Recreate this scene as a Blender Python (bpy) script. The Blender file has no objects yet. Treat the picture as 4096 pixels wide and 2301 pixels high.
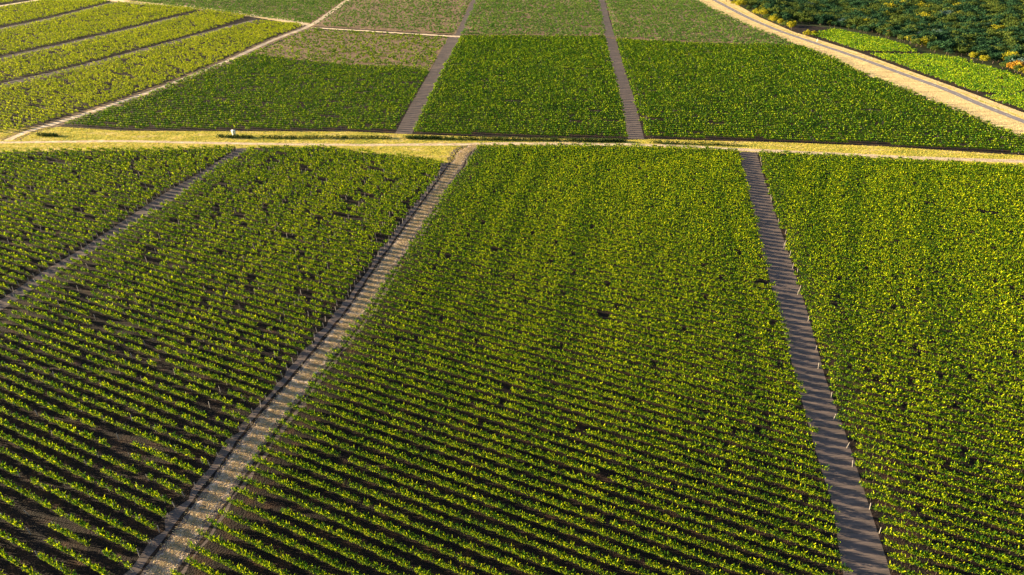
import bpy, math
import numpy as np
from mathutils import Vector
from mathutils.geometry import tessellate_polygon
R = math.radians
rng = np.random.default_rng(7)
sc = bpy.context.scene
COL = sc.collection
# ---------------------------------------------------------------- camera, sky, sun, exposure
H, PITCH, FPX, CX, CY = 90.0, R(31.1), 2700.0, 2048.0, 1150.5
cd = bpy.data.cameras.new('camera'); cam = bpy.data.objects.new('camera', cd); COL.objects.link(cam)
cam.location = (0, 0, H); cam.rotation_euler = (math.pi/2 - PITCH, 0, 0)
cd.sensor_width = 36; cd.lens = FPX/4096*36; cd.clip_start = 1; cd.clip_end = 20000
sc.camera = cam
SUN_EL, SUN_PHI = R(10.5), R(11)          # light travels to the right and a little towards the camera
w = bpy.data.worlds.new('World'); sc.world = w; w.use_nodes = True
nt = w.node_tree; sky = nt.nodes.new('ShaderNodeTexSky'); sky.sky_type = 'NISHITA'; sky.sun_disc = False
sky.sun_elevation = SUN_EL; sky.sun_rotation = math.atan2(-math.cos(SUN_PHI), math.sin(SUN_PHI))
nt.links.new(sky.outputs[0], nt.nodes['Background'].inputs[0]); nt.nodes['Background'].inputs[1].default_value = 0.05
sd = bpy.data.lights.new('sun', 'SUN'); sd.energy = 5.0; sd.angle = R(0.5); sd.color = (1.0, 0.80, 0.46)
so = bpy.data.objects.new('sun', sd); COL.objects.link(so)
tr = Vector((math.cos(SUN_PHI)*math.cos(SUN_EL), -math.sin(SUN_PHI)*math.cos(SUN_EL), -math.sin(SUN_EL)))
so.rotation_euler = tr.to_track_quat('-Z', 'Y').to_euler()
sc.view_settings.view_transform = 'Standard'; sc.view_settings.look = 'None'; sc.view_settings.gamma = 1
sc.view_settings.exposure = 2.4
sc.cycles.max_bounces = 5; sc.cycles.transparent_max_bounces = 4
# ---------------------------------------------------------------- helpers
ct, st = math.cos(PITCH), math.sin(PITCH)
def G(pts):                                # photograph pixels -> points on the level ground
    p = np.asarray(pts, float).reshape(-1, 2); u = (p[:, 0]-CX)/FPX; v = (p[:, 1]-CY)/FPX
    dy = ct - v*st; dz = -st - v*ct; k = H/(-dz)
    return np.stack([u*k, dy*k], 1)
def proj(P):
    X, Y, Z = P[:, 0], P[:, 1], P[:, 2]-H
    d = Y*ct - Z*st; q = Y*st + Z*ct
    return np.stack([CX+FPX*X/d, CY-FPX*q/d], 1)
def inside(poly, p):
    x, y = p[:, 0], p[:, 1]; r = np.zeros(len(p), bool); n = len(poly)
    for i in range(n):
        a, b = poly[i], poly[(i+1) % n]
        if a[1] == b[1]: continue
        r ^= ((a[1] > y) != (b[1] > y)) & (x < (b[0]-a[0])*(y-a[1])/(b[1]-a[1])+a[0])
    return r
def mat(name, ramp, scale=1.0, detail=6, bump=0.0, bscale=8.0, leaf=0.0, stretch=None, rough=.95, noise2=None):
    m = bpy.data.materials.new(name); m.use_nodes = True; n = m.node_tree; L = n.links.new
    b = n.nodes['Principled BSDF']; b.inputs['Roughness'].default_value = rough; b.inputs['Specular IOR Level'].default_value = .15
    tc = n.nodes.new('ShaderNodeTexCoord'); mp = n.nodes.new('ShaderNodeMapping'); L(tc.outputs['Object'], mp.inputs[0])
    if stretch: mp.inputs['Rotation'].default_value = (0, 0, R(stretch[0])); mp.inputs['Scale'].default_value = (stretch[1], 1, 1)
    cr = n.nodes.new('ShaderNodeValToRGB')
    for i, (pos, c) in enumerate(ramp):
        e = cr.color_ramp.elements[i] if i < 2 else cr.color_ramp.elements.new(pos)
        e.position = pos; e.color = (*c, 1)
    nz = n.nodes.new('ShaderNodeTexNoise'); nz.inputs['Scale'].default_value = scale; nz.inputs['Detail'].default_value = detail
    L(mp.outputs[0], nz.inputs['Vector'])
    if leaf:
        ge = n.nodes.new('ShaderNodeNewGeometry'); mx = n.nodes.new('ShaderNodeMath'); mx.operation = 'MULTIPLY_ADD'
        L(ge.outputs['Random Per Island'], mx.inputs[0]); mx.inputs[1].default_value = .6
        s2 = n.nodes.new('ShaderNodeMath'); s2.operation = 'MULTIPLY'; s2.inputs[1].default_value = .4; L(nz.outputs[0], s2.inputs[0])
        L(s2.outputs[0], mx.inputs[2]); L(mx.outputs[0], cr.inputs[0])
        t = n.nodes.new('ShaderNodeBsdfTranslucent'); L(cr.outputs[0], t.inputs[0])
        ms = n.nodes.new('ShaderNodeMixShader'); ms.inputs[0].default_value = leaf
        L(b.outputs[0], ms.inputs[1]); L(t.outputs[0], ms.inputs[2]); L(ms.outputs[0], n.nodes['Material Output'].inputs[0])
    else: L(nz.outputs[0], cr.inputs[0])
    L(cr.outputs[0], b.inputs['Base Color'])
    if bump:
        n2 = n.nodes.new('ShaderNodeTexNoise'); n2.inputs['Scale'].default_value = bscale; n2.inputs['Detail'].default_value = 6; L(mp.outputs[0], n2.inputs['Vector'])
        bp = n.nodes.new('ShaderNodeBump'); bp.inputs['Strength'].default_value = 1; bp.inputs['Distance'].default_value = bump
        L(n2.outputs[0], bp.inputs['Height']); L(bp.outputs[0], b.inputs['Normal'])
    return m
M = {}
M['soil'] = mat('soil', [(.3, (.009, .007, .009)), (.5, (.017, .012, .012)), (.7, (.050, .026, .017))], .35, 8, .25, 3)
M['tilled'] = mat('tilled_soil', [(.3, (.085, .068, .066)), (.55, (.13, .10, .098)), (.75, (.22, .16, .135))], 1.1, 8, .22, 1.6, stretch=(22, .12))
M['dry_soil'] = mat('dry_soil', [(.3, (.11, .070, .055)), (.5, (.19, .125, .085)), (.7, (.36, .26, .13))], .5, 8, .25, 2)
M['verge'] = mat('grass_turf', [(.3, (.20, .24, .03)), (.5, (.50, .42, .07)), (.7, (.64, .47, .20))], .25, 8, .3, 2, stretch=(0, .3))
M['track'] = mat('track_dirt', [(.3, (.40, .29, .20)), (.5, (.62, .47, .34)), (.7, (.78, .64, .48))], .6, 8, .15, 2, stretch=(0, .6))
M['straw_g'] = mat('stony_track_dirt', [(.3, (.22, .15, .12)), (.5, (.44, .33, .26)), (.7, (.64, .52, .42))], .8, 8, .3, 3)
M['drygr'] = mat('dry_grass_ground', [(.3, (.46, .32, .16)), (.5, (.64, .48, .24)), (.7, (.78, .60, .30))], .3, 8, .3, 2, stretch=(8, .25))
M['asphalt'] = mat('asphalt', [(.3, (.16, .14, .16)), (.7, (.25, .22, .24))], .8, 6, .02, 10)
M['paint'] = mat('road_paint', [(.3, (.55, .53, .5)), (.7, (.75, .72, .68))], 2)
M['vine'] = mat('vine_leaf', [(.28, (.008, .040, .006)), (.5, (.060, .15, .005)), (.66, (.28, .38, .004)), (.9, (.56, .54, .008))], .12, 3, leaf=.38)
M['vinef'] = mat('green_vine_leaf', [(.25, (.014, .065, .010)), (.45, (.060, .18, .008)), (.62, (.25, .38, .010)), (.9, (.52, .52, .015))], .08, 3, leaf=.30)
M['viney'] = mat('yellow_vine_leaf', [(.25, (.09, .16, .006)), (.5, (.32, .38, .010)), (.8, (.52, .52, .02))], .06, 3, leaf=.38)
M['vineg'] = mat('grey_vine_leaf', [(.25, (.04, .11, .025)), (.5, (.10, .23, .035)), (.8, (.28, .38, .05))], .06, 3, leaf=.30)
M['post'] = mat('weathered_post', [(.3, (.20, .17, .16)), (.7, (.36, .33, .31))], 3)
M['grass'] = mat('grass_blade', [(.2, (.20, .24, .03)), (.5, (.50, .43, .05)), (.8, (.66, .50, .18))], .15, 4, leaf=.35)
M['straw'] = mat('straw_blade', [(.2, (.34, .25, .14)), (.5, (.52, .40, .23)), (.8, (.70, .56, .36))], .3, 4, leaf=.2)
M['weed'] = mat('weed_leaf', [(.2, (.018, .045, .015)), (.6, (.05, .085, .02)), (.9, (.16, .15, .03))], .2, 4, leaf=.25)
M['bark'] = mat('bark', [(.3, (.06, .045, .035)), (.7, (.14, .11, .09))], 4)
M['white'] = mat('white_paint', [(.3, (.74, .75, .78)), (.7, (.84, .84, .86))], 2, rough=.6)
M['blue'] = mat('blue_paint', [(.3, (.08, .28, .5)), (.7, (.12, .36, .6))], 2, rough=.6)
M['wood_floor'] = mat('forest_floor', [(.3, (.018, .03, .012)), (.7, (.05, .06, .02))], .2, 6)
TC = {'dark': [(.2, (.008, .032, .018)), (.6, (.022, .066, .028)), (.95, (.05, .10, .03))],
      'olive': [(.2, (.03, .06, .014)), (.6, (.075, .11, .018)), (.95, (.14, .15, .03))],
      'yellow': [(.2, (.15, .16, .010)), (.6, (.32, .29, .014)), (.95, (.46, .38, .03))],  # sunlit look of the crowns is put into this leaf colour
      'blue': [(.2, (.05, .09, .09)), (.6, (.09, .15, .14)), (.95, (.14, .20, .17))],
      'orange': [(.2, (.25, .12, .015)), (.6, (.42, .22, .02)), (.95, (.5, .32, .04))]}
for k_, r_ in TC.items(): M['t_'+k_] = mat(k_+'_tree_leaf', r_, .3, 4, leaf=.25)

def mesh(name, V, F, mats, parent=None, mi=None, link=True):    # V (n,3), F list of (k,4)/(k,3) arrays
    me = bpy.data.meshes.new(name); V = np.asarray(V, np.float32); me.vertices.add(len(V)); me.vertices.foreach_set('co', V.ravel())
    F = [np.asarray(f, np.int32) for f in F if len(f)]
    tot = np.concatenate([np.full(len(f), f.shape[1], np.int32) for f in F]); li = np.concatenate([f.ravel() for f in F])
    me.loops.add(len(li)); me.loops.foreach_set('vertex_index', li); me.polygons.add(len(tot))
    me.polygons.foreach_set('loop_start', np.concatenate([[0], np.cumsum(tot)[:-1]]).astype(np.int32))
    for m in mats: me.materials.append(M[m])
    if mi is not None: me.polygons.foreach_set('material_index', np.asarray(mi, np.int32))
    me.update(calc_edges=True)
    o = bpy.data.objects.new(name, me)
    if link: COL.objects.link(o)
    if parent: o.parent = parent
    return o
def tag(o, label=None, cat=None, group=None, kind=None):
    for k, v in (('label', label), ('category', cat), ('group', group), ('kind', kind)):
        if v: o[k] = v
    return o
def struct(o): o['kind'] = 'structure'; return o
def smooth(P, step=2.0):                   # resample a polyline with Catmull-Rom
    P = np.asarray(P, float); out = []
    E = np.vstack([2*P[0]-P[1], P, 2*P[-1]-P[-2]])
    for i in range(len(P)-1):
        p0, p1, p2, p3 = E[i:i+4]; n = max(2, int(np.linalg.norm(p2-p1)/step)); t = np.linspace(0, 1, n, endpoint=False)[:, None]
        out.append(.5*(2*p1+(p2-p0)*t+(2*p0-5*p1+4*p2-p3)*t*t+(3*p1-p0-3*p2+p3)*t**3))
    return np.vstack(out+[P[-1:]])
def ribbon(name, P, wd, m, z, off=0.0, jit=.25, step=2.0, world=False):
    C = smooth(P if world else G(P), step); T = np.gradient(C, axis=0); T /= np.linalg.norm(T, axis=1)[:, None]; N = np.stack([T[:, 1], -T[:, 0]], 1)
    w_ = np.broadcast_to(wd, (len(C),)) if np.isscalar(wd) else np.interp(np.linspace(0, 1, len(C)), np.linspace(0, 1, len(wd)), wd)
    a = C+N*(off+w_/2+rng.normal(0, jit, len(C)))[:, None]; b = C+N*(off-w_/2+rng.normal(0, jit, len(C)))[:, None]
    n = len(C); V = np.zeros((2*n, 3)); V[:n, :2] = a; V[n:, :2] = b; V[:, 2] = z; i = np.arange(n-1)
    return struct(mesh(name, V, [np.stack([i, i+1, n+i+1, n+i], 1)], [m])), C, N
def sheet(name, P, m, z, world=False, jit=0):
    Q = np.asarray(P, float) if world else G(P)
    tri = tessellate_polygon([[Vector((*q, 0)) for q in Q]]); V = np.column_stack([Q, np.full(len(Q), z)])
    F = np.array(tri); A = V[F]; cr = np.cross(A[:, 1]-A[:, 0], A[:, 2]-A[:, 0])[:, 2]; F[cr < 0] = F[cr < 0][:, ::-1]
    return struct(mesh(name, V, [F], [m]))
def quads(C, N, S, asp=.8):                # leaf-shaped faces at C facing N with size S
    n = len(C); r = rng.normal(size=(n, 3)); U = np.cross(N, r); U /= np.linalg.norm(U, axis=1)[:, None]+1e-9; W = np.cross(N, U)
    U *= S[:, None]*.5; W *= S[:, None]*.5*asp
    V = np.empty((n, 4, 3)); V[:, 0] = C+U; V[:, 1] = C+W*.9+U*.15; V[:, 2] = C-U; V[:, 3] = C-W*.9+U*.15
    return V.reshape(-1, 3)
# ---------------------------------------------------------------- ground, roads, lanes
gx = np.linspace(-5000, 5000, 11); gV = [(x, y, -.02) for y in np.linspace(-1500, 8500, 11) for x in gx]
# the wood stands on a slope that falls away behind the right-hand plots, then rises
WB = G([(2872, -70), (2890, -10), (2985, 45), (3120, 103), (3210, 100), (3330, 112), (3480, 145), (3600, 172), (3700, 215), (3836, 232), (3934, 262), (4096, 315), (4400, 420)])
def wood_d(p):                             # distance beyond the wood's edge
    d = np.full(len(p), 1e9)
    for a, b in zip(WB[:-1], WB[1:]):
        t = np.clip(((p-a)@(b-a))/((b-a)@(b-a)), 0, 1); d = np.minimum(d, np.linalg.norm(p-a-t[:, None]*(b-a), axis=1))
    far = np.vstack([WB, [[3000, WB[-1, 1]], [3000, 4000], [WB[0, 0], 4000]]])
    return np.where(inside(far, p), d, -d)
def tz(p):
    d = np.maximum(wood_d(p), 0); d0 = np.maximum(d-4, 0)
    return -.11*np.minimum(d0, 60)+.055*np.maximum(d0-95, 0)*np.exp(-np.maximum(d0-300, 0)/900)
struct(mesh('ground', [(-5000, -1500, 0), (160, -1500, 0), (160, 215, 0), (-5000, 215, 0), (-5000, 8500, 0), (160, 8500, 0)], [np.array([(0, 1, 2, 3)])], ['soil']))
base = bpy.data.objects['ground']; COL.objects.unlink(base); bpy.data.objects.remove(base)
gpoly = np.vstack([WB[::-1], [[WB[0, 0]-40, 2200], [WB[0, 0]-400, 6000], [-5000, 6000], [-5000, -1500], [3000, -1500], [3000, WB[-1, 1]]]])
sheet('ground', gpoly, 'soil', 0, world=True)
nx, ny = 110, 150; xs = np.linspace(20, 900, nx); ys = np.linspace(150, 1500, ny); XX, YY = np.meshgrid(xs, ys); pp = np.column_stack([XX.ravel(), YY.ravel()])
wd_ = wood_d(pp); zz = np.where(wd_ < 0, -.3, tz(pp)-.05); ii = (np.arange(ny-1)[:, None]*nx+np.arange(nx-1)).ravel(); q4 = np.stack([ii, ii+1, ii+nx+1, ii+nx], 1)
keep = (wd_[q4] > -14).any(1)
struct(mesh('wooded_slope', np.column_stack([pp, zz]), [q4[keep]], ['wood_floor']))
UPV = [(-500, 527), (245, 508), (489, 524), (1400, 527), (1648, 538), (1952, 549), (2512, 560), (2600, 557), (3181, 572), (3529, 586), (3994, 616), (4300, 636)]
LOV = [(4400, 690), (4096, 668), (3900, 658), (3600, 641), (3300, 622), (3035, 610), (2950, 606), (2700, 592), (2300, 583), (1905, 588), (1840, 640), (1775, 655), (1644, 632), (1400, 604), (1304, 589), (1011, 592), (652, 600), (326, 605), (81, 608), (-500, 625)]
VERGE = UPV+LOV
sheet('grass_verge', VERGE, 'verge', .004)
MAINR = [(-600, 569), (0, 570), (478, 565), (815, 572), (1400, 580), (1900, 577), (2060, 575), (2600, 582), (2948, 598), (3297, 615), (3645, 631), (4096, 647), (4500, 664)]
ribbon('dirt_road', MAINR, [2.4, 2.4, 2.6, 3.2, 3.4, 3.4], 'track', .012, jit=.12)
for o_ in (-.75, .75): ribbon('wheel_rut', MAINR, .35, 'dry_soil', .016, off=o_, jit=.05)
T1 = [(1900, 583), (1870, 598), (1851, 612), (1829, 652), (1791, 707), (1737, 788), (1683, 864), (1617, 962), (1563, 1038), (1481, 1163), (1416, 1261), (1212, 1517), (1074, 1683), (919, 1898), (780, 2087), (631, 2291), (400, 2600)]
ribbon('track_margin', T1, 8.5, 'tilled', .006, off=.2, jit=.4)
_, T1C, T1N = ribbon('straw_track', T1, 3.5, 'straw_g', .012, jit=.35, step=1.2)
for o_ in (-2.7, 3.1): ribbon('wheel_rut', T1, .7, 'soil', .010, off=-o_, jit=.12)
T2 = [(1490, -60), (1391, 0), (1332, 43), (1239, 103), (1087, 163), (870, 261), (652, 348), (435, 424), (217, 495), (109, 527), (33, 560)]
ribbon('track_margin', T2, 9, 'dry_soil', .005, jit=.5); ribbon('farm_track', T2, [5, 4, 3.4, 3.2], 'track', .010, jit=.2)
T3 = [(230, -40), (473, 3), (652, 19), (815, 35), (1005, 60), (1196, 90), (1245, 102)]
ribbon('track_margin', T3, 11, 'drygr', .0045, jit=.6); ribbon('farm_track', T3, 5, 'track', .011, jit=.25)
T4 = [(-200, 62), (0, 25), (152, 0), (330, -35)]
ribbon('farm_track', T4, 6, 'track', .010, jit=.3)
T5 = [(1240, 112), (1300, 114), (1572, 131), (1822, 146), (1850, 147)]
ribbon('farm_track', T5, 3.6, 'track', .009, jit=.3)
ribbon('farm_track', [(1850, 143), (2100, 145), (2420, 149), (2480, 156), (2890, 178), (3060, 190)], 2.4, 'dry_soil', .009, jit=.2)
def lane(Lp, Rp, m='tilled', z=.008): sheet('bare_lane', Lp+Rp[::-1], m, z)
LN_R = ([(2957, 606), (2971, 674), (3012, 842), (3052, 1021), (3101, 1200), (3187, 1528), (3264, 1810), (3331, 2026), (3367, 2269), (3440, 2600)], [(3025, 609), (3069, 750), (3107, 874), (3166, 1048), (3231, 1254), (3300, 1508), (3381, 1732), (3450, 1943), (3547, 2242), (3640, 2600)])
LN_L = ([(951, 595), (815, 682), (652, 777), (489, 886), (337, 989), (179, 1082), (0, 1201), (-300, 1400)], [(1011, 593), (875, 674), (696, 799), (533, 902), (380, 1000), (206, 1109), (0, 1245), (-300, 1450)])
LN_A = ([(1580, 535), (1637, 429), (1718, 288), (1773, 185), (1792, 152), (1822, 136), (1887, 0), (1915, -60)], [(1648, 535), (1724, 375), (1773, 283), (1811, 207), (1843, 144), (1849, 136), (1909, 0), (1940, -60)])
LN_B = ([(2512, 558), (2479, 380), (2441, 239), (2420, 147), (2403, 71), (2387, 0), (2375, -60)], [(2577, 556), (2539, 402), (2501, 288), (2463, 158), (2436, 71), (2420, 0), (2405, -60)])
for a_, b_ in (LN_R, LN_L, LN_A, LN_B): lane(a_, b_)
LS = [[(-200, 400), (0, 342), (326, 266), (652, 179), (870, 120), (1022, 82)], [(-200, 292), (0, 234), (272, 174), (543, 111), (723, 65)], [(-200, 160), (0, 117), (217, 71), (462, 8)]]
for l_ in LS: ribbon('bare_lane', l_, 6.5, 'tilled', .008, jit=.3)
STRIP_L = [(2690, -60), (2786, 0), (2844, 35), (2925, 70), (3006, 110), (3094, 142), (3210, 189), (3326, 232), (3413, 279), (3587, 348), (3732, 407), (3878, 465), (3994, 517), (4096, 552), (4400, 655)]
ROAD = [(2740, -60), (2856, 0), (2985, 67), (3108, 120), (3253, 170), (3427, 229), (3602, 293), (3776, 356), (3936, 424), (4096, 487), (4450, 625)]
PLOT_L = [(2900, -60), (2905, -5), (3040, 70), (3180, 130), (3230, 145), (3440, 212), (3660, 292), (3900, 378), (4096, 452), (4450, 590)]
DRY = STRIP_L+PLOT_L[::-1]
sheet('dry_verge', DRY, 'drygr', .007)
ribbon('asphalt_road', ROAD, 4.0, 'asphalt', .016, jit=.12)
ribbon('road_shoulder', ROAD, 1.6, 'verge', .011, off=-4.2, jit=.4)
rc = smooth(G(ROAD), 1.0)
for i in range(8, len(rc)-6, 9):
    ribbon('road_marking', rc[i:i+4], .16, 'paint', .022, jit=0, step=1.0, world=True)
SP = {'c': [(1843, 142), (2422, 146), (2387, -60), (1935, -60)], 'r': [(2463, 155), (2890, 176), (3190, 186), (3094, 142), (3006, 110), (2925, 70), (2844, 35), (2786, 0), (2690, -60), (2405, -60)],
      'l': [(1255, 105), (1822, 140), (1915, -60), (1480, -60)], 'm': [(1005, 217), (1300, 253), (1680, 277), (1716, 288), (1792, 152), (1240, 117)],
      't': [(1240, 98), (1385, 0), (1480, -60), (260, -60), (480, 0)]}
for k_, p_ in SP.items(): sheet('dry_soil_ground', p_, 'dry_soil', .003)
# ---------------------------------------------------------------- vine rows
def vines(a, d, L, dens, D0, lush, cover, zoff=0.0, gaps=.05):
    """foliage of one row from a along d: quads of leaves plus upright shoots, and short trunks"""
    nv = max(1, int(L/1.15)); u = (np.arange(nv)+.5)*L/nv
    g = np.convolve(rng.normal(size=nv+12), np.ones(5)/5, 'same')[6:-6]*2.2
    vig = np.clip(1+.25*rng.normal(size=nv), .45, 1.5)*(rng.random(nv) < (dens if L > 25 else 1))*(g > np.quantile(rng.normal(size=400), gaps if L > 25 else 0)-(0 if L > 25 else 9))
    cen = a+d*u[:, None]; dist = np.sqrt((cen**2).sum(1)+H*H); s = np.clip(.11+.00078*dist, .18, .5)
    n = rng.poisson(np.clip(cover*3.4/(s*s*.62), 2, 130)*vig*L/nv/1.0); idx = np.repeat(np.arange(nv), n); k = len(idx)
    if k == 0: return None
    S = s[idx]*rng.uniform(.65, 1.3, k); th = rng.uniform(-.9, math.pi+.9, k); rr = np.sqrt(rng.uniform(.45, 1.12, k))
    hw = (.25*lush)*(.75+.3*vig[idx]); hz = .36*(.8+.25*vig[idx])
    du = rng.normal(0, .36, k); lat = np.cos(th)*rr*hw; z = .92+np.sin(th)*rr*hz+.14*np.sin(u[idx]*1.9+a[0])*1.0
    nrm = np.array([d[1], -d[0]])
    C = np.empty((k, 3)); C[:, :2] = a+d*(np.clip(u[idx]+du, -.4, L+.4))[:, None]+nrm*(lat+.10*np.sin(u[idx]*.21+a[1]))[:, None]; C[:, 2] = np.maximum(z, .18)
    N = np.empty((k, 3)); o = np.cos(th)*1.1; N[:, :2] = nrm*o[:, None]; N[:, 2] = np.sin(th)*.8+.15; N += rng.normal(0, .40, (k, 3)); N /= np.linalg.norm(N, axis=1)[:, None]
    V = [quads(C, N, S)]
    m = rng.random(k) < .11                # shoots: long narrow leaves sticking out of the top
    if m.any():
        B = C[m].copy(); B[:, 2] = np.maximum(B[:, 2], 1.15); kk = len(B); dr = rng.normal(0, .6, (kk, 3)); dr[:, 2] = np.abs(dr[:, 2])+.7; dr /= np.linalg.norm(dr, axis=1)[:, None]
        ln = rng.uniform(.35, .8, kk)[:, None]; sd_ = np.cross(dr, rng.normal(size=(kk, 3))); sd_ /= np.linalg.norm(sd_, axis=1)[:, None]; wv = (s[idx][m]*.38)[:, None]
        q = np.empty((kk, 4, 3)); q[:, 0] = B; q[:, 1] = B+dr*ln*.5+sd_*wv; q[:, 2] = B+dr*ln; q[:, 3] = B+dr*ln*.5-sd_*wv; V.append(q.reshape(-1, 3))
    nl = sum(len(v) for v in V)//4; lv = np.flatnonzero(vig > 0); T = []
    for sx, sy in ((1, 0), (0, 1)):         # crossed trunk slips
        e = np.array([sx, sy, 0])*.045; b = np.column_stack([cen[lv], np.zeros(len(lv))]); q = np.empty((len(lv), 4, 3)); up = np.array([0, 0, .75])
        q[:, 0] = b-e; q[:, 1] = b+e; q[:, 2] = b+e*.7+up; q[:, 3] = b-e*.7+up; T.append(q.reshape(-1, 3))
    return np.vstack(V+T), nl, 2*len(lv), u, vig, cen
def field_rows(poly, phi, sp):
    Q = G(poly); d = np.array([math.cos(R(phi)), -math.sin(R(phi))]); n = np.array([math.sin(R(phi)), math.cos(R(phi))])
    pn = Q@n; pd = Q@d; out = []
    for c in np.arange(pn.max()-1.0, pn.min(), -sp):     # from the far end towards the camera
        xs_ = []
        for i in range(len(Q)):
            j = (i+1) % len(Q)
            if (pn[i] > c) != (pn[j] > c): xs_.append(pd[i]+(c-pn[i])/(pn[j]-pn[i])*(pd[j]-pd[i]))
        xs_.sort()
        for a, b in zip(xs_[::2], xs_[1::2]):
            a += rng.normal(0, .5); b += rng.normal(0, .5)
            if b-a > 2.5: out.append((n*c+d*a, d, b-a))
    return out
PM = None
def post_mesh():
    r, h = .045, 1.7; V = []
    for z, k in ((0, 1.1), (h-.05, .9), (h, .55)):
        V += [(-r*k, -r*k, z), (r*k, -r*k, z), (r*k, r*k, z), (-r*k, r*k, z)]
    F = [(4*l+i, 4*l+(i+1) % 4, 4*l+4+(i+1) % 4, 4*l+4+i) for l in (0, 1) for i in range(4)]+[(8, 9, 10, 11)]
    return np.array(V), np.array(F)
PV, PF = post_mesh(); pm_o = mesh('post', PV, [PF], ['post'], link=False); PME = pm_o.data; bpy.data.objects.remove(pm_o)
ones = 'zeroth first second third fourth fifth sixth seventh eighth ninth tenth eleventh twelfth thirteenth fourteenth fifteenth sixteenth seventeenth eighteenth nineteenth'.split()
tens = ' . twenty thirty forty fifty sixty seventy eighty ninety'.split(' ')
def ordinal(n):
    if n < 20: return ones[n]
    if n >= 100: return ('hundredth' if n == 100 else 'hundred-and-'+ordinal(n-100))
    t = tens[n//10+0] if False else ['', '', 'twenty', 'thirty', 'forty', 'fifty', 'sixty', 'seventy', 'eighty', 'ninety'][n//10]
    return (t[:-1]+'ieth') if n % 10 == 0 else t+'-'+ones[n % 10]
LF = {}
LF['corner'] = dict(p=[(-420, 625), (0, 619), (81, 608), (326, 605), (652, 601), (924, 594), (951, 598), (815, 682), (652, 777), (489, 886), (337, 989), (179, 1082), (0, 1201), (-420, 1480)], where='the gappy corner field left of the dark bare lane', dens=.93, gaps=.10, lush=.95, mat='vine', group='vine rows in the corner field', posts=6.5)
LF['gappy'] = dict(p=[(1011, 597), (1304, 591), (1400, 605), (1644, 632), (1775, 658), (1733, 734), (1600, 901), (1433, 1127), (1252, 1350), (1065, 1594), (913, 1788), (747, 1981), (584, 2208), (537, 2270), (280, 2600), (-420, 2600), (-420, 1540), (0, 1250), (206, 1109), (380, 1000), (533, 902), (696, 799), (875, 674)], where='the gappy field left of the straw track', dens=.93, gaps=.09, lush=.95, mat='vine', group='vine rows left of the straw track', posts=6.5)
LF['broad'] = dict(p=[(1910, 590), (2300, 585), (2700, 594), (2950, 608), (2971, 674), (3012, 842), (3052, 1021), (3101, 1200), (3187, 1528), (3264, 1810), (3331, 2026), (3367, 2269), (3435, 2600), (490, 2600), (719, 2280), (891, 2037), (1063, 1782), (1266, 1515), (1503, 1190), (1650, 984), (1775, 777), (1873, 658)], where='the broad field right of the straw track', dens=.99, gaps=.003, lush=1.08, mat='vine', group='vine rows in the broad middle field', posts=0)
LF['right'] = dict(p=[(3030, 612), (3300, 625), (3600, 643), (3900, 660), (4096, 670), (4520, 700), (4520, 2600), (3640, 2600), (3547, 2242), (3450, 1943), (3381, 1732), (3300, 1508), (3231, 1254), (3166, 1048), (3107, 874), (3069, 750)], where='the field right of the grey bare lane', dens=.99, gaps=.003, lush=1.10, mat='vine', group='vine rows right of the bare lane', posts=0)
rows = []
for k_, f in LF.items():
    for i, r in enumerate(field_rows(f['p'], 25.5, 2.31)): rows.append((f, i+1, r))
UF = {}
UF['left_dense'] = dict(p=[(262, 497), (380, 459), (598, 379), (815, 288), (1005, 218), (1300, 255), (1680, 279), (1716, 292), (1637, 429), (1580, 530), (1400, 524), (489, 521), (250, 506)], phi=11, dens=.96, gaps=.05, lush=1.2, mat='vinef', cover=.9)
UF['mid'] = dict(p=[(1648, 534), (1952, 545), (2512, 556), (2479, 380), (2441, 239), (2420, 149), (1845, 146), (1811, 207), (1773, 283), (1724, 375)], phi=8, dens=.99, gaps=.02, lush=1.1, mat='vinef', where='the dense block between the two far lanes', group='vine rows between the far lanes', cover=1)
UF['east'] = dict(p=[(2577, 554), (2600, 553), (3181, 568), (3529, 582), (3994, 612), (4400, 640), (4380, 652), (4096, 550), (3994, 517), (3878, 465), (3732, 407), (3587, 348), (3413, 279), (3326, 232), (3210, 189), (3094, 181), (2890, 180), (2466, 160), (2501, 288), (2539, 402)], phi=8.3, dens=.99, gaps=.02, lush=1.1, mat='vinef', where='the far right block below the asphalt road', group='vine rows below the asphalt road', cover=1)
UF['sl'] = dict(p=SP['m'], phi=11, dens=.62, gaps=.2, lush=1.1, mat='vinef', cover=.8)
UF['s1'] = dict(p=SP['c'], phi=8, dens=.74, gaps=.12, lush=1.25, mat='vineg', cover=.8)
UF['s2'] = dict(p=SP['r'], phi=8, dens=.74, gaps=.12, lush=1.25, mat='vineg', cover=.8)
UF['s3'] = dict(p=SP['l'], phi=10, dens=.5, gaps=.25, lush=1.05, mat='vineg', cover=.8)
UF['s4'] = dict(p=SP['t'], phi=14, dens=.8, gaps=.1, lush=1.05, mat='vineg', cover=.8)
Y1 = [(-250, 545), (-250, 425), (0, 350), (326, 273), (652, 186), (870, 127), (1030, 86), (1200, 98), (1215, 106), (1075, 158), (860, 256), (640, 343), (420, 420), (200, 490), (90, 522), (0, 532)]
Y2 = [(-250, 405), (0, 334), (326, 258), (652, 172), (870, 113), (1000, 66), (830, 42), (735, 68), (543, 119), (272, 182), (0, 242), (-250, 318)]
Y3 = [(-250, 295), (0, 226), (272, 166), (543, 104), (723, 58), (810, 40), (640, 23), (480, 9), (217, 78), (0, 125), (-250, 182)]
Y4 = [(-250, 160), (0, 109), (217, 64), (440, 8), (330, -25), (160, 5), (0, 33), (-200, 72)]
Y5 = [(-250, 60), (0, 17), (140, -5), (200, -60), (-300, -60)]
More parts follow.
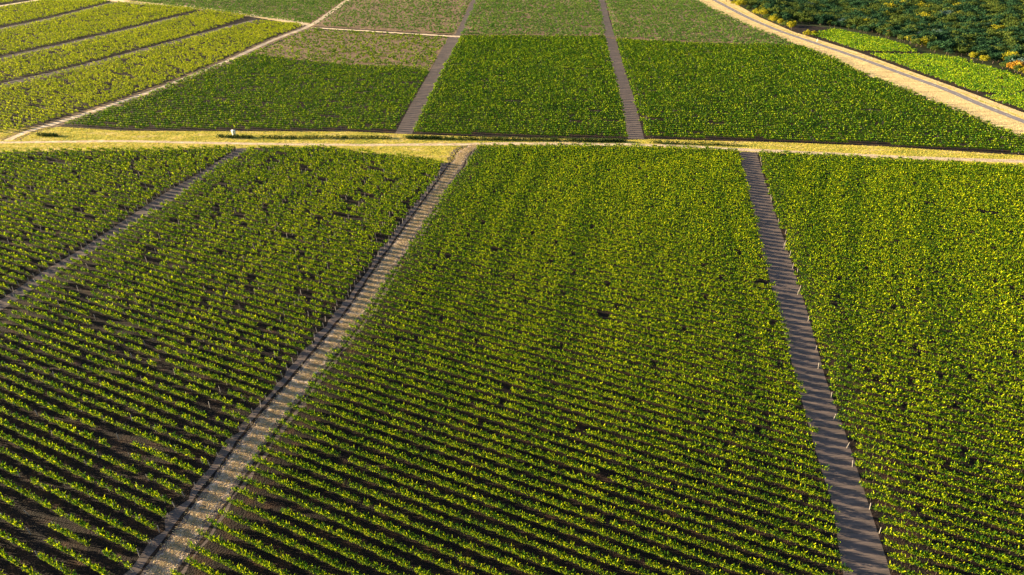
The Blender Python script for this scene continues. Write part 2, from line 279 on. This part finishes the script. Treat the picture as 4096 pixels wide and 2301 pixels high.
for i, p_ in enumerate((Y1, Y2, Y3, Y4, Y5)): UF['y%d' % i] = dict(p=p_, phi=25.5, dens=.90, gaps=.08, lush=1.15, mat='viney', cover=.8)
PL = {'pa': [(3235, 140), (3330, 118), (3480, 150), (3600, 177), (3690, 214), (3445, 208)], 'pb': [(3475, 219), (3700, 222), (3836, 237), (3934, 267), (4096, 318), (4350, 400), (4096, 368), (4010, 386), (3900, 372), (3660, 286)], 'pc': [(3935, 391), (4096, 375), (4400, 410), (4450, 575), (4096, 446)]}
for k_, p_ in PL.items(): UF[k_] = dict(p=p_, phi=33, dens=.98, gaps=.02, lush=1.3, mat='vinef', cover=1)
near_up = []; rest = []
for k_, f in UF.items():
    rr_ = field_rows(f['p'], f['phi'], 2.75)
    if 'where' in f: rr_ = rr_[::-1]
    for i, r in enumerate(rr_):
        mid = r[0]+r[1]*r[2]/2
        (near_up if 'where' in f else rest).append((f, i+1, r, math.hypot(*mid)))
def in_view(r, mg=120):
    q = r[0]+r[1]*np.linspace(0, r[2], 25)[:, None]; s = proj(np.column_stack([q, np.full(25, .8)]))
    return ((s[:, 0] > -mg) & (s[:, 0] < 4096+mg) & (s[:, 1] > -mg) & (s[:, 1] < 2301+mg)).any()
vis = [x for x in rows if in_view(x[2], 10)]; hid = [x for x in rows if not in_view(x[2], 10)]
near_up.sort(key=lambda x: x[3]); take = max(0, 298-len(vis)); rest += near_up[take:]
def add_row(f, i, r, upper):
    a, d, L = r; got = vines(a, d, L, f['dens'], 0, f['lush'], f.get('cover', 1.05), gaps=f['gaps'])
    if got is None: return
    V, nl, ntk, u, vig, cen = got; o_ = np.array([*(a+d*L/2), 0]); n4 = np.arange(len(V)).reshape(-1, 4)
    ob = mesh('vine_row', V-o_, [n4], [f['mat'], 'bark'], mi=np.r_[np.zeros(nl), np.ones(ntk)]); ob.location = o_
    lab = ('%s vine row above the grass verge in %s' if upper else '%s vine row down %s') % (ordinal(i), f['where'])
    tag(ob, lab, 'vine row', f['group'])
    pu = list(np.arange(0.1, L, f['posts'])) if f.get('posts') else []
    pu = [-.5, *pu[1:], L+.4] if f.get('posts') else [-.3] if rng.random() < .3 else []
    for x in pu:
        q = a+d*x; p = bpy.data.objects.new('post', PME); COL.objects.link(p); p.parent = ob
        p.location = (q[0]-o_[0], q[1]-o_[1], 0); p.rotation_euler = (rng.normal(0, .06), rng.normal(0, .09)-(.12 if x < 0 else 0), rng.random()); p.scale = (1, 1, rng.uniform(.85, 1.1))
for f, i, r in vis: add_row(f, i, r, False)
for f, i, r, _ in near_up[:take]: add_row(f, i, r, True)
VV, FI, off = [], [], 0; mats_ = ['vine', 'vinef', 'viney', 'vineg', 'bark', 'post']; PVs = []
for x in rest+[h for h in hid]:
    f, r = x[0], x[2]; got = vines(r[0], r[1], r[2], f['dens'], 0, f['lush'], f.get('cover', 1), gaps=f['gaps'])
    if got is None: continue
    V, nl, ntk, u, vig, cen = got; VV.append(V); FI.append(np.r_[np.full(nl, mats_.index(f['mat'])), np.full(ntk, 4)])
    for c in cen[2::11]: PVs.append(PV*[1, 1, .9]+[c[0], c[1], 0])
nV = sum(len(v) for v in VV); fq = np.arange(nV).reshape(-1, 4); fp = (nV+np.arange(len(PVs))[:, None, None]*12+PF[None]).reshape(-1, 4)
tag(mesh('distant_vine_rows', np.vstack(VV+PVs), [np.vstack([fq, fp])], mats_, mi=np.r_[np.concatenate(FI), np.full(len(fp), 5)]), 'distant vine rows covering the far plots beyond the grass verge', 'vines', None, 'stuff')
# ---------------------------------------------------------------- grass, straw, weeds
def pts_in(poly, n, world=False):
    Q = np.asarray(poly) if world else G(poly); lo, hi = Q.min(0), Q.max(0); p = rng.uniform(lo, hi, (n, 2)); return p[inside(Q, p)]
def tufts(name, p, h, wdt, m, label, cat, nb=3, lean=.5):
    P = np.repeat(p, nb, 0); k = len(P); b = np.column_stack([P+rng.normal(0, .12, (k, 2)), np.full(k, .0)]); an = rng.uniform(0, math.pi, k)
    e = np.column_stack([np.cos(an), np.sin(an), np.zeros(k)])*(wdt*rng.uniform(.5, 1.2, k))[:, None]; hh = h*rng.uniform(.4, 1.3, k); t = b.copy(); t[:, :2] += rng.normal(0, lean, (k, 2))*hh[:, None]; t[:, 2] += hh
    V = np.stack([b-e, b+e, t], 1).reshape(-1, 3)
    return tag(mesh(name, V, [np.arange(3*k).reshape(-1, 3)], [m]), label, cat, None, 'stuff')
mr = smooth(G(MAINR), 2.0)
def off_line(p, line, dmin):
    k = np.ones(len(p), bool)
    for i in range(0, len(p), 4000): k[i:i+4000] = np.sqrt(((p[i:i+4000, None]-line[None])**2).sum(2)).min(1) > dmin
    return p[k]
gp = pts_in([(-350, 527)]+VERGE[1:-1]+[(-350, 622)], 90000); gp = off_line(off_line(gp, mr, 1.7), T1C, 1.9); gp = off_line(gp, smooth(G(T2), 2), 1.6)
tufts('grass', gp, .24, .11, 'grass', 'sunlit yellow-green grass along both sides of the dirt road', 'grass')
dp = pts_in(DRY, 90000); dp = off_line(dp, smooth(G(ROAD), 2), 2.3)
tufts('dry_grass', dp, .16, .12, 'straw', 'pale dry grass on the strips beside the asphalt road', 'grass')
k = rng.integers(0, len(T1C), 26000); sp_ = T1C[k]+T1N[k]*np.clip(rng.normal(0, .95, len(k)), -2.1, 2.1)[:, None]+rng.normal(0, .4, (len(k), 2))
tufts('straw', sp_, .13, .09, 'straw', 'trampled pale straw and dead grass along the middle track', 'straw', lean=1.2)
wd2 = []
for a_, b_, n_ in (((870, 549), (1010, 553), 160), ((1040, 553), (1570, 553), 330), ((1625, 554), (1760, 556), 300), ((1760, 557), (2300, 564), 480), ((2300, 565), (2500, 567), 350), ((2600, 572), (2950, 583), 160), ((150, 543), (230, 545), 110)):
    t = rng.random(n_)[:, None]; wd2.append(G(np.array(a_)*(1-t)+np.array(b_)*t)+rng.normal(0, .55, (n_, 2)))
wc = np.vstack(wd2); wk = np.repeat(wc, 9, 0); C = np.column_stack([wk+rng.normal(0, .3, (len(wk), 2)), rng.uniform(.1, 1.1, len(wk))]); N = rng.normal(0, 1, C.shape); N[:, 2] += .5; N /= np.linalg.norm(N, axis=1)[:, None]
V = quads(C, N, rng.uniform(.25, .5, len(C))); tag(mesh('weeds', V, [np.arange(len(V)).reshape(-1, 4)], ['weed']), 'dark green weeds filling the shallow ditch above the dirt road', 'weeds', None, 'stuff')
# ---------------------------------------------------------------- trees
def tree_mesh(kind, ht, n, seed):
    r = np.random.default_rng(seed); nc = 15; cr = ht*.5
    cc = r.normal(size=(nc, 3)); cc /= np.linalg.norm(cc, axis=1)[:, None]; cc *= cr*r.uniform(.35, .85, nc)[:, None]; cc[:, 2] = np.abs(cc[:, 2])*.75+ht*.42
    rad = cr*r.uniform(.26, .5, nc); i = r.integers(0, nc, n); v = r.normal(size=(n, 3)); v /= np.linalg.norm(v, axis=1)[:, None]
    C = cc[i]+v*(rad[i]*r.uniform(.7, 1.12, n))[:, None]; N = v+r.normal(0, .5, (n, 3)); N /= np.linalg.norm(N, axis=1)[:, None]
    return quads(C, N, r.uniform(.45, .85, n)*ht/8), cc
def trunk(ht, cc):
    V, F = [], []
    def limb(p0, p1, r0, r1):
        ax = (p1-p0)/np.linalg.norm(p1-p0); s = np.cross(ax, [.3, .9, .1]); s /= np.linalg.norm(s); t = np.cross(ax, s); b = len(V)
        for p, r_ in ((p0, r0), ((p0+p1)/2+s*r0*.6, (r0+r1)/2), (p1, r1)):
            for j in range(6): an = j*math.pi/3; V.append(p+(s*math.cos(an)+t*math.sin(an))*r_)
        for l in (0, 1):
            for j in range(6): F.append((b+6*l+j, b+6*l+(j+1) % 6, b+6*l+6+(j+1) % 6, b+6*l+6+j))
    top = np.array([0, 0, ht*.45]); limb(np.zeros(3), top, ht*.028, ht*.018)
    for c in cc[:6]: limb(top*.85, c, ht*.014, ht*.005)
    return np.array(V), np.array(F)
VAR = {}
for kind in TC:
    for s_ in range(4):
        V, cc = tree_mesh(kind, 8, 1100, hash(kind[0])*0+ord(kind[0])*10+s_); tv, tf = trunk(8, cc)
        c = mesh('crown', V, [np.arange(len(V)).reshape(-1, 4)], ['t_'+kind], link=False); t = mesh('trunk', tv, [tf], ['bark'], link=False); VAR[kind, s_] = (c.data, t.data, V); bpy.data.objects.remove(c); bpy.data.objects.remove(t)
def tree(name, p, ht, kind, label, cat='tree', group=None):
    e = bpy.data.objects.new(name, None); COL.objects.link(e); z = float(tz(np.array([p]))[0])-.1; e.location = (p[0], p[1], z); k = ht/8; e.scale = (k*rng.uniform(.95, 1.25), k*rng.uniform(.95, 1.25), k); e.rotation_euler.z = rng.uniform(0, 6.28)
    v = VAR[kind, int(rng.integers(0, 4))]
    for nm, me in (('crown', v[0]), ('trunk', v[1])): o = bpy.data.objects.new(nm, me); COL.objects.link(o); o.parent = e
    tag(e, label, cat, group)
ROADSIDE = [(2905, 8), (2935, 22), (2962, 30), (2992, 44), (3020, 58), (3045, 66), (3068, 80), (3092, 90), (3118, 102), (3140, 108), (2925, 2), (2975, 14), (3010, 30), (3040, 40), (3070, 56), (3105, 78)]
for i, p in enumerate(ROADSIDE): tree('bush', G([p])[0], rng.uniform(5, 7.5), 'yellow' if i % 3 else 'olive', 'bushy %s tree edging the asphalt road near the top' % ('golden green' if i % 3 else 'olive green'), 'tree', 'golden trees edging the road' if i % 3 else 'olive trees edging the road')
for p, h_, kd, lb in (((3165, 122), 8, 'yellow', 'broad golden bush where the asphalt road meets the upper plot'), ((3225, 146), 5, 'yellow', 'low yellow bush beside the short turn-off from the asphalt road'), ((3255, 140), 3.5, 'yellow', 'small yellow shrub at the corner of the upper plot'),
    ((3558, 143), 5.5, 'orange', 'orange-gold bush behind the upper plot below the dark wood'), ((3640, 172), 6.5, 'yellow', 'bright yellow round tree behind the upper plot'), ((3685, 185), 7, 'yellow', 'yellow-green spreading tree right of the bright yellow round tree'), ((3600, 165), 5, 'olive', 'olive bush between the orange bush and bright yellow tree'),
    ((3890, 238), 5, 'yellow', 'yellow bush at the upper corner of the lower plot'), ((3930, 250), 5, 'yellow', 'second yellow bush along the edge of the lower plot'), ((4060, 285), 7.5, 'orange', 'tall orange-tinged tree at the right end of the lower plot'), ((4010, 275), 4.5, 'olive', 'low olive bush left of the tall orange-tinged tree'), ((4088, 296), 5, 'yellow', 'yellow shrub at the right frame edge by the orange-tinged tree')):
    tree('tree', G([p])[0], h_, kd, lb)
cand = []
for x in np.arange(40, 760, 6.6):
    for y in np.arange(150, 1050, 6.6): cand.append((x+rng.normal(0, 1.6), y+rng.normal(0, 1.6)))
cand = np.array(cand); dd = wood_d(cand); cand = cand[(dd > 5)]; dd = wood_d(cand); z = tz(cand); s = proj(np.column_stack([cand, z+5])); ok = (s[:, 0] > 2600) & (s[:, 0] < 4300) & (s[:, 1] > -130) & (s[:, 1] < 420)
cand, dd, s = cand[ok], dd[ok], s[ok]; order = np.argsort((cand**2).sum(1)); cand, dd, s = cand[order], dd[order], s[order]; made = 0; far = {}
names = {'dark': ('dark green leafy tree in the mass of the shaded wood', 'dark green trees of the wood'), 'olive': ('olive green leafy tree in the mass of the shaded wood', 'olive green trees of the wood'), 'yellow': ('yellow-green tree inside the dark wood, sunlight painted into its leaf colour', 'yellow trees inside the wood'), 'blue': ('pale blue-grey tree standing out inside the dark wood', 'blue-grey trees inside the wood')}
for p, d_, q in zip(cand, dd, s):
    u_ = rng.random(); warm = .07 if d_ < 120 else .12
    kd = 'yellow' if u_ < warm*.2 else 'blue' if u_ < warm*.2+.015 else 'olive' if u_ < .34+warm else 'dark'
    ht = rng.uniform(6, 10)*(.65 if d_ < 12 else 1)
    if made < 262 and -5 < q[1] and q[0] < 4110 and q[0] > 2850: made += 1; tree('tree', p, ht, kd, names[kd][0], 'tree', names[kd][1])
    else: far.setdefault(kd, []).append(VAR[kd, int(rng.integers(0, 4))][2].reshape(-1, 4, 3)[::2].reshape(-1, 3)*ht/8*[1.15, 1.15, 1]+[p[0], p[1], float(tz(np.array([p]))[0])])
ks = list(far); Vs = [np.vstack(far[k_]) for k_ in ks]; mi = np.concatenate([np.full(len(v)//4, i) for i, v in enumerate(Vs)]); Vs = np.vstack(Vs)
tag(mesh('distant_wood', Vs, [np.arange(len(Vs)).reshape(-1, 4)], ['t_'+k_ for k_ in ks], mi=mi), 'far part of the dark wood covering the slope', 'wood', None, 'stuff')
# ---------------------------------------------------------------- white cabinet by the ditch, roadside post
p = G([(938, 544)])[0]; e = bpy.data.objects.new('utility_cabinet', None); COL.objects.link(e); e.location = (*p, 0); e.rotation_euler = (0, R(-3), R(-14))
def prism(prof, name, m, par):             # prof: list of (z, half width, half depth)
    V = [(sx*a, sy*b, z_) for z_, a, b in prof for sx, sy in ((-1, -1), (1, -1), (1, 1), (-1, 1))]
    F = [(4*l+i, 4*l+(i+1) % 4, 4*l+4+(i+1) % 4, 4*l+4+i) for l in range(len(prof)-1) for i in range(4)]+[tuple(4*(len(prof)-1)+i for i in range(4)), (3, 2, 1, 0)]
    return mesh(name, V, [np.array(F)], [m], par)
prism([(.18, .62, .32), (2.2, .70, .36), (2.32, .78, .42), (2.42, .76, .40)], 'body', 'white', e); prism([(0, .50, .28), (.178, .52, .30)], 'plinth', 'white', e)
o = prism([(1.75, .012, .2), (2.18, .012, .2)], 'side_plate', 'blue', e); o.location = (.712, 0, 0)
tag(e, 'white upright utility cabinet standing alone in the grass verge above the dark weeds', 'cabinet')
e2 = bpy.data.objects.new('roadside_post', None); COL.objects.link(e2); e2.location = (*G([(3268, 168)])[0], 0)
prism([(0, .25, .25), (.15, .25, .25)], 'base', 'post', e2); prism([(.152, .16, .16), (1.7, .14, .14), (1.85, .06, .06)], 'shaft', 'white', e2)
tag(e2, 'pale square roadside post at the turn-off right of the asphalt road', 'post')
print('rows', len(vis), 'take', take, 'rest', len(rest), 'trees', made, 'objects', len(bpy.data.objects))
